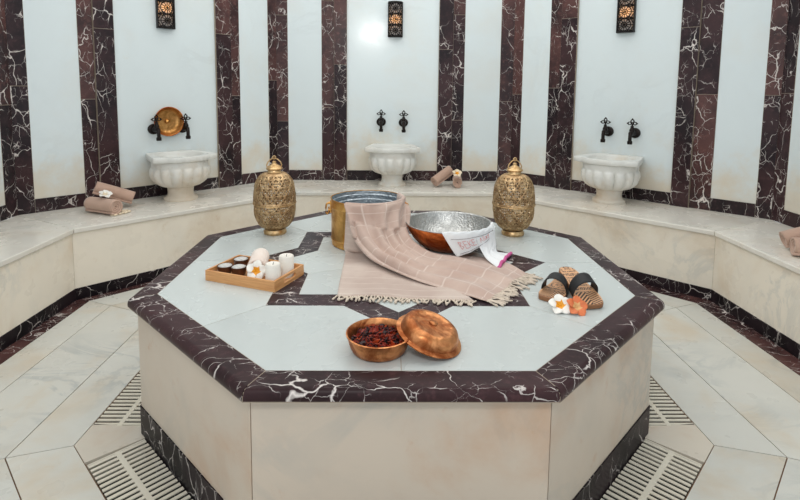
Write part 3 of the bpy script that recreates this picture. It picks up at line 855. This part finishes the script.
def flap(s, t):     # point just outside the flap
    a = t * 60; b = s * 56; i = min(int(a), 59); j = min(int(b), 55); fa, fb = a - i, b - j
    g = lambda m, n: FV[m * 57 + n]
    p = g(i, j) * (1 - fa) * (1 - fb) + g(i + 1, j) * fa * (1 - fb) + g(i, j + 1) * (1 - fa) * fb + g(i + 1, j + 1) * fa * fb
    d = Vector((p.x - OC[0], p.y - OC[1], 0)).normalized()
    return p + d * .0042
rowsT = [orow(-62, -6, .228, [.650, .658, .664, .668, .670, .668]), orow(-57, -8, .232, [.606, .612, .614, .612, .608, .602]),
         [Vector(p) for p in ((.408, -.012, .572), (.42, .01, .584), (.435, .035, .577), (.452, .06, .583), (.47, .085, .574), (.487, .11, .568))],
         [Vector(p) for p in ((.430, -.065, .562), (.447, -.03, .572), (.466, .005, .565), (.486, .042, .571), (.505, .078, .564), (.520, .108, .561))],
         [Vector(p) for p in ((.449, -.112, .5605), (.472, -.065, .568), (.494, -.02, .562), (.516, .025, .567), (.54, .07, .561), (.556, .108, .5575))]]
V, F, U = surf(rowsT, 48, 48, lambda s, t: .003 * sin(2 * PI * 3.5 * s + 3 * t) * min(1, 2 * t), ZT + .0065)
tl_ = o = mesh('tail', V, F, M['white_cloth'], ht, True, U); solid(o, .003, 0)
hv = [Vector(V[48 * 49 + b]) for b in range(49)]; hi = [Vector(V[45 * 49 + b]) for b in range(49)]
mb = MB(); mb.tube([a.lerp(b, .25) + Vector((0, 0, .0015)) for a, b in zip(hv, hi)], .0075, 8); mb.build('hem', M['pink_hem'], tl_, True)
# embroidered band: two thin rules and two words in red thread
mb = MB()
for tt in (.70, .965): mb.tube([flap(s / 30, tt) for s in range(2, 24)], .0009, 5)
mb.build('stitched_rule', M['grey_thread'], fp, True)
random.seed(9)
glyph = {'H': [[(0, 0), (0, 1)], [(1, 0), (1, 1)], [(0, .5), (1, .5)]], 'A': [[(0, 0), (.5, 1), (1, 0)], [(.2, .4), (.8, .4)]], 'M': [[(0, 0), (0, 1), (.5, .4), (1, 1), (1, 0)]],
         'E': [[(1, 0), (0, 0), (0, 1), (1, 1)], [(0, .5), (.8, .5)]], 'B': [[(0, 0), (0, 1), (.8, .85), (.1, .52), (.9, .25), (0, 0)]], 'K': [[(0, 0), (0, 1)], [(1, 1), (0, .5), (1, 0)]],
         'R': [[(0, 0), (0, 1), (.9, .8), (.1, .45), (1, 0)]], 'C': [[(1, .85), (.4, 1), (0, .5), (.4, 0), (1, .15)]]}
def word(txt, s0, s1):
    mb = MB()
    n = len(txt); cw = (s1 - s0) / n
    for i, ch in enumerate(txt):
        for st in glyph[ch]:
            pts = []
            for (a, b), (c, d) in zip(st, st[1:]):
                for q in range(5): f = q / 4; pts.append(flap(s0 + cw * (i + .1 + .74 * (a + (c - a) * f)), .905 - .145 * (b + (d - b) * f)))
            mb.tube(pts, .0009, 5)
    mb.build('embroidery', M['red_thread'], fp, True)
word('BEKE', .12, .36); word('ABKEC', .42, .70)

# ================================================================== FLOWERS
def petal_mesh(mb, L, W, lift, curl, az, tilt0, mi=0, M4=None, inner=None):
    n = 9; V = []; F = []
    for i in range(n + 1):
        f = i / n
        wd = W * (sin(PI * min(1, f * .93 + .07)) ** .75) * (.55 + .45 * f) if f < 1 else W * .12
        for s in (-1, -.5, 0, .5, 1):
            x = L * f; y = wd * s; z = lift * sin(f * PI * .5) - curl * f * f + .12 * wd * s * s * 2 + .15 * wd * s
            v = Vector((x, y, z)); v.rotate(Euler((0, 0, az)))
            V.append(M4 @ v if M4 is not None else v)
    mis = []
    for i in range(n):
        for j in range(4): F.append([i * 5 + j, i * 5 + j + 1, (i + 1) * 5 + j + 1, (i + 1) * 5 + j])
    b = len(mb.V); mb.V += [tuple(v) for v in V]; mb.F += [[k + b for k in f] for f in F]
    for i in range(n):
        for j in range(4): mb.T.append(.3); mb.MI.append(1 if (i / n) < .27 else mi)
    mb.U += [(0, 0)] * len(V)
def flower(loc, rot, size, label, outer, throat, group=None):
    t = thing('frangipani_flower', label, 'flower', loc, rot, group)
    for k in range(5):
        mb = MB(); petal_mesh(mb, size, size * .56, size * .28, size * .10, 2 * PI * k / 5 + .2, 0)
        o = mb.build('petal', [outer, throat], t, True, fix=False); solid(o, .0012, 0)
    mb = MB(); mb.lathe([(0, -.3 * size * .1), (size * .1, 0), (size * .09, size * .1), (0, size * .12)], 10); mb.build('throat', throat, t, True)
    return t

# ================================================================== SLIPPERS
def slipper(loc, rot, label, mirror=1):
    t = thing('wooden_slipper', label, 'slipper', loc, rot, 'pair of wooden bath slippers')
    # local: toe at -y, heel at +y, length .245
    out = [(-.030, -.122), (.022, -.124), (.044, -.105), (.048, -.07), (.045, -.03), (.038, .01), (.034, .05), (.036, .085), (.030, .11), (.014, .122), (-.006, .123), (-.026, .112), (-.036, .088), (-.037, .05), (-.039, .01), (-.046, -.03), (-.050, -.07), (-.045, -.105)]
    out = [(x * mirror, y) for x, y in out]
    P = [Vector((x, y, 0)) for x, y in out]
    n = 72; ring = []
    m = len(P)
    for i in range(n):
        x = i / n * m; k = int(x); f = x - k
        p0, p1, p2, p3 = P[(k - 1) % m], P[k % m], P[(k + 1) % m], P[(k + 2) % m]
        ring.append(.5 * (2 * p1 + (p2 - p0) * f + (2 * p0 - 5 * p1 + 4 * p2 - p3) * f * f + (3 * p1 - p0 - 3 * p2 + p3) * f ** 3))
    TH = .020
    V = []; UV = []
    for sc, z in ((.97, 0), (1, .003), (1, TH - .003), (.97, TH)):
        for p in ring: V.append((p.x * sc, p.y * sc, z)); UV.append((p.x / .1 + .5, (p.y + .124) / .248))
    F = []; MI = []
    for i in range(3):
        for j in range(n): F.append([i * n + j, i * n + (j + 1) % n, (i + 1) * n + (j + 1) % n, (i + 1) * n + j]); MI.append(0)
    F.append(list(range(n - 1, -1, -1))); MI.append(0)
    F.append([3 * n + j for j in range(n)]); MI.append(1)
    so = mesh('sole', V, F, [M['sole_side'], M['sole']], t, False, UV, MI)
    # strap: arched band over the instep
    V = []; F = []
    for i in range(25):
        a = PI * i / 24
        for j in range(7):
            y = -.056 + .046 * j / 6
            hw_ = .0495 - .004 * j / 6
            V.append((-hw_ * cos(a) * (1 + .0), y - .006 * sin(a),   .008 + (.066 + .010 * j / 6) * max(0, sin(a)) ** .75))
    for i in range(24):
        for j in range(6): F.append([i * 7 + j, i * 7 + j + 1, (i + 1) * 7 + j + 1, (i + 1) * 7 + j])
    o = mesh('strap', V, F, M['strap'], t, True); solid(o, .003, 1)
    return t
slipper((.632, -.345, ZT), (0, 0, R_(-33)), 'wooden slipper with black strap, toe to the left, lying flat on the platform')
slipper((.694, -.392, ZT + .031), (R_(14.0), 0, R_(7)), 'wooden slipper with black strap, its heel resting on the other slipper', -1)
flower((.583, -.52, ZT + .018), (R_(38), R_(-8), 0), .042, 'white frangipani flower with orange throat lying in front of the slippers', M['petal_white'], M['petal_yellow'])
flower((.637, -.535, ZT + .020), (R_(44), R_(8), 0), .040, 'orange-red frangipani flower lying between the slipper toes', M['petal_orange'], M['petal_peach'])

# ================================================================== TRAY
TA = R_(-22); TC = Vector((-.593, -.204, ZT))
t = thing('bamboo_tray', 'rectangular bamboo tray with hand slots holding small bowls, a rolled towel and candles', 'tray', TC, (0, 0, TA))
tl, tw_, th, tt = .168, .108, .044, .009
def TP(x, y, z=0.0): return Matrix.Translation(TC) @ Matrix.Rotation(TA, 4, 'Z') @ Vector((x, y, z))
mb = MB(); mb.box(-tl + tt, tl - tt, -tw_ + tt, tw_ - tt, .002, .009); mb.build('base', M['bamboo'], t)
for sg in (-1, 1):
    mb = MB(); y0, y1 = (tw_ - tt, tw_) if sg > 0 else (-tw_, -tw_ + tt)
    mb.box(-tl, tl, y0, y1, 0, th); bevel(mb.build('long_side', M['bamboo'], t), .0015)
for sg in (-1, 1):      # short side with an open hand slot
    x0, x1 = (tl - tt, tl) if sg > 0 else (-tl, -tl + tt)
    Y = tw_ - tt; V = []; F = []
    outer = [(-Y, 0), (Y, 0), (Y, th), (-Y, th)]
    sl = []
    for j in range(24):
        a = 2 * PI * j / 24
        cx = .034 if cos(a) > 0 else -.034
        sl.append((cx + .010 * cos(a), .024 + .010 * sin(a)))
    bm = bmesh.new()
    vo = [bm.verts.new((0, y, z)) for y, z in outer]; vi = [bm.verts.new((0, y, z)) for y, z in sl]
    eo = [bm.edges.new((vo[i], vo[(i + 1) % 4])) for i in range(4)]; ei = [bm.edges.new((vi[i], vi[(i + 1) % 24])) for i in range(24)]
    bmesh.ops.triangle_fill(bm, use_beauty=True, edges=eo + ei)
    r = bmesh.ops.extrude_face_region(bm, geom=bm.faces[:])
    for e in r['geom']:
        if isinstance(e, bmesh.types.BMVert): e.co.x += x1 - x0
    bmesh.ops.translate(bm, verts=bm.verts, vec=(x0, 0, 0)); bmesh.ops.recalc_face_normals(bm, faces=bm.faces)
    me = bpy.data.meshes.new('short_side'); bm.to_mesh(me); bm.free(); me.materials.append(M['bamboo'])
    o = bpy.data.objects.new('short_side', me); COL.objects.link(o); o.parent = t
ZI = ZT + .009
def cup(x, y, label):
    p = TP(x, y); t = thing('small_bowl', label, 'bowl', (p.x, p.y, ZI), (0, 0, 0), 'small bowls on the bamboo tray')
    mb = MB(); mb.lathe([(0, 0), (.02, 0), (.027, .009), (.0305, .024), (.0315, .038), (.0298, .038), (.027, .027), (.0, .025)], 32); mb.build('shell', M['shell'], t, True, sharp=50)
    mb = MB(); mb.lathe([(.0284, .030), (.0288, .037), (.019, .041), (.0, .043)], 24); mb.build('white_filling', M['salt'], t, True)
cup(-.126, -.036, 'small brown bowl of white salt at the outer corner of the tray')
cup(-.118, .058, 'small brown bowl of white salt at the back of the tray')
cup(-.064, -.026, 'small brown bowl of white salt next to the rolled cream towel')
def candle(x, y, r, h, label):
    p = TP(x, y); t = thing('candle', label, 'candle', (p.x, p.y, ZI), (0, 0, 0), 'white candles on the bamboo tray')
    mb = MB(); mb.lathe([(0, 0), (r, 0), (r, h - .004), (r - .003, h), (r * .6, h - .003), (0, h - .006)], 36); mb.build('wax_body', M['wax'], t, True, sharp=45)
    mb = MB(); mb.tube([(0, 0, h - .008), (.001, 0, h - .001), (.003, 0, h + .005)], .0012, 6); mb.build('wick', M['strap'], t, True)
candle(.124, -.054, .030, .085, 'white pillar candle at the front of the tray')
candle(.122, .045, .031, .088, 'white pillar candle behind the other one on the tray')

def towel_roll(name, p0, p1, r, label, mat, group=None, turns=3.2, cat='rolled towel'):
    p0 = Vector(p0); p1 = Vector(p1); d = p1 - p0; L = d.length; d.normalize()
    t = thing(name, label, cat, p0, (0, 0, 0), group)
    a = d.cross(Vector((0, 0, 1))).normalized(); b = a.cross(d).normalized()
    n = int(turns * 22); th = r / (turns + .35); V = []; F = []
    st = 14
    for q in range(st + 1):
        f = q / st
        for i in range(n + 1):
            w = i / n; ang = w * turns * 2 * PI + 4.2
            rr = th * .35 + (r - th * .5 - th * .35) * w
            rr *= 1 + .015 * sin(3 * ang + 5 * f)
            x = f * L + .010 * (1 - w) * (1 if f > .5 else -1) * (abs(2 * f - 1) ** 6) * -1
            V.append(d * x + a * (rr * cos(ang)) + b * (rr * sin(ang)))
    m = n + 1
    for q in range(st):
        for i in range(n): F.append([q * m + i, q * m + i + 1, (q + 1) * m + i + 1, (q + 1) * m + i])
    o = mesh('towel', V, F, mat, t, True); solid(o, th * .80, 0)
    return t
r0 = Vector((-.572, -.262)); r1 = Vector((-.592, -.108))
towel_roll('rolled_towel', (r0.x, r0.y, ZI + .049), (r1.x, r1.y, ZI + .049), .047, 'cream rolled towel lying across the bamboo tray', M['creamroll'])
flower((-.569, -.281, ZI + .047), (R_(66), R_(4), R_(6)), .042, 'white frangipani flower with yellow throat at the end of the tray towel', M['petal_white'], M['petal_yellow'])

# ================================================================== COPPER POT AND LID
PC = (-.066, -.805)
t = thing('copper_pot', 'shallow round copper pot full of dark red dried petals', 'pot', (PC[0], PC[1], ZT))
mb = MB(); mb.lathe([(0, .001), (.074, .001), (.081, .005), (.088, .018), (.094, .038), (.0965, .051), (.100, .053), (.1005, .056), (.0965, .057), (.0935, .053), (.090, .038), (.083, .016), (.076, .006), (0, .005)], 72)
mb.build('body', M['copper_pot'], t, True, sharp=40)
mb = MB(); random.seed(77)
mb.lathe([(0, .030), (.05, .029), (.086, .024), (.0855, .02), (0, .012)], 40, mi=1)
for i in range(260):
    rr = .082 * math.sqrt(random.random()); a = random.uniform(0, 2 * PI)
    s = random.uniform(.006, .015); c = Vector((rr * cos(a), rr * sin(a), .031 + .010 * (1 - (rr / .082) ** 2) + random.uniform(-.002, .008)))
    e = Euler((random.uniform(-.9, .9), random.uniform(-.9, .9), random.uniform(0, 6)))
    V = []
    for (x, y, z) in ((-1, 0, .2), (-.3, .7, .0), (.6, .6, .35), (1, -.1, .1), (.3, -.7, .3), (-.6, -.6, 0), (0, 0, -.35)):
        v = Vector((x, y, z)) * s; v.rotate(e); V.append(c + v)
    F = [[6, 0, 1], [6, 1, 2], [6, 2, 3], [6, 3, 4], [6, 4, 5], [6, 5, 0]]
    u = random.random()
    mb.add(V, F, .3, 0 if u < .36 else (1 if u < .82 else 2))
o = mb.build('dried_petals', [M['coal_red'], M['coal_dark'], M['coal_orange']], None, False, fix=False)
solid(o, .0012, 0); o.location = (PC[0], PC[1], ZT - .002)
tag(o, 'dark red and plum dried petals filling the copper pot', 'dried petals', None, 'stuff')

t = thing('pot_lid', 'domed copper pot lid leaning between the pot rim and the platform', 'lid', (.087, -.785, ZT + .0358), (R_(7), R_(18.0), 0))
mb = MB(); mb.lathe([(.105, .0), (.1055, .003), (.098, .0045), (.0925, .007), (.0915, .014), (.089, .026), (.083, .036), (.073, .0415), (.062, .044), (.058, .0425), (.02, .044), (.0, .045), (.0, .041), (.045, .039), (.064, .038), (.075, .033), (.083, .024), (.0875, .012), (.09, .004), (.1, .0)], 72)
mb.build('dome', M['copper_pot'], t, True, sharp=50)
mb = MB(); mb.lathe([(0, .043), (.013, .044), (.0135, .047), (.009, .0495), (0, .050)], 24); mb.build('knob', M['copper_pot'], t, True)

# ================================================================== ROLLED TOWELS ON THE BENCH
G = 'rolled towels on the bench'
def P3(p): return Vector(p)
rb = .066
towel_roll('rolled_towel', (-2.125, 1.275, ZB + .060), (-1.885, 1.175, ZB + .060), .058, 'beige rolled towel lying flat on the left bench, under the leaning one', M['rolltowel'], G)
towel_roll('rolled_towel', (-2.115, 1.335, ZB + .165), (-1.90, 1.445, ZB + .066), .052, 'beige rolled towel on the left bench leaning across the lower one', M['rolltowel'], G)
flower((-1.985, 1.225, ZB + .132), (R_(25), R_(10), .5), .045, 'cream flower resting on the pair of rolled towels on the left bench', M['petal_white'], M['petal_cream'])
t = thing('flower_garland', 'thin cream garland of small blossoms trailing around the left bench towels', 'garland', (0, 0, 0))
mb = MB(); random.seed(2)
for c in ((-1.885, 1.20), (-1.865, 1.235), (-1.86, 1.27), (-1.89, 1.29), (-1.90, 1.17)):
    for k in range(5):
        a = 2 * PI * k / 5 + random.random(); mb.lathe([(0, -.004), (.010, -.002), (.011, .003), (0, .007)], 8, c=(c[0] + .013 * cos(a), c[1] + .013 * sin(a), ZB + .006))
mb.build('blossom', M['petal_cream'], t, True)
mb = MB(); mb.tube([(-1.89, 1.18, ZB + .004), (-1.865, 1.215, ZB + .004), (-1.858, 1.255, ZB + .004), (-1.875, 1.285, ZB + .004), (-1.9, 1.30, ZB + .004)], .002, 6); mb.build('string', M['fringe'], t, True)

towel_roll('rolled_towel', (.37, 2.25, ZB + .052), (.525, 2.36, ZB + .145), .050, 'beige rolled towel leaning up on another, right of the centre basin', M['rolltowel'], G)
towel_roll('rolled_towel', (.577, 2.215, ZB + .052), (.60, 2.42, ZB + .052), .050, 'beige rolled towel pointing its end forward, right of the centre basin', M['rolltowel'], G)
flower((.567, 2.20, ZB + .135), (R_(40), 0, 0), .045, 'cream flower lying on the rolled towels right of the centre basin', M['petal_cream'], M['petal_yellow'])
towel_roll('rolled_towel', (2.145, .385, ZB + .058), (2.37, .295, ZB + .058), .055, 'beige rolled towel in front on the right-hand bench', M['rolltowel'], G)
towel_roll('rolled_towel', (2.18, .50, ZB + .058), (2.41, .43, ZB + .150), .052, 'beige rolled towel leaning at the back on the right-hand bench', M['rolltowel'], G)
flower((2.225, .365, ZB + .135), (R_(25), R_(-10), .5), .045, 'white flower on the pair of rolled towels on the right-hand bench', M['petal_white'], M['petal_cream'])

# ================================================================== LIGHT AND CAMERA
wd = bpy.data.worlds.new('daylight'); SC.world = wd; wd.use_nodes = True
bg = wd.node_tree.nodes['Background']; bg.inputs[0].default_value = (0.90, 0.96, 1.0, 1); bg.inputs[1].default_value = 0.88
def area(name, loc, rot, sx, sy, power, col):
    l = bpy.data.lights.new(name, 'AREA'); l.shape = 'RECTANGLE'; l.size = sx; l.size_y = sy; l.energy = power; l.color = col
    o = bpy.data.objects.new(name, l); COL.objects.link(o); o.location = loc; o.rotation_euler = rot; return o
area('ceiling_lamp', (0, .75, CEIL - .03), (0, 0, 0), 3.9, 3.4, 63, (1.0, .985, .96))
area('front_wall_lamp', (-.3, -2.5, 2.35), (R_(62), 0, R_(-2)), .4, .3, 16, (1.0, .98, .95))

cam = bpy.data.cameras.new('camera'); co = bpy.data.objects.new('camera', cam); COL.objects.link(co)
cam.sensor_width = 36; cam.sensor_fit = 'HORIZONTAL'; cam.lens = 519.5866 * 36 / 800
cam.shift_x = (400 - 395.89) / 800; cam.shift_y = -(250 - 140.1705) / 800
cam.clip_start = .02
co.matrix_world = Matrix.Translation((-.0426, -2.3182, 1.3473)) @ Matrix.Rotation(R_(-.8566), 4, 'Z') @ Matrix.Rotation(R_(90 - 5.8164), 4, 'X') @ Matrix.Rotation(R_(.5573), 4, 'Z')
SC.camera = co
SC.view_settings.view_transform = 'Standard'; SC.view_settings.look = 'None'
SC.view_settings.exposure = 0.0; SC.view_settings.gamma = 1.0; SC.view_settings.use_curve_mapping = False
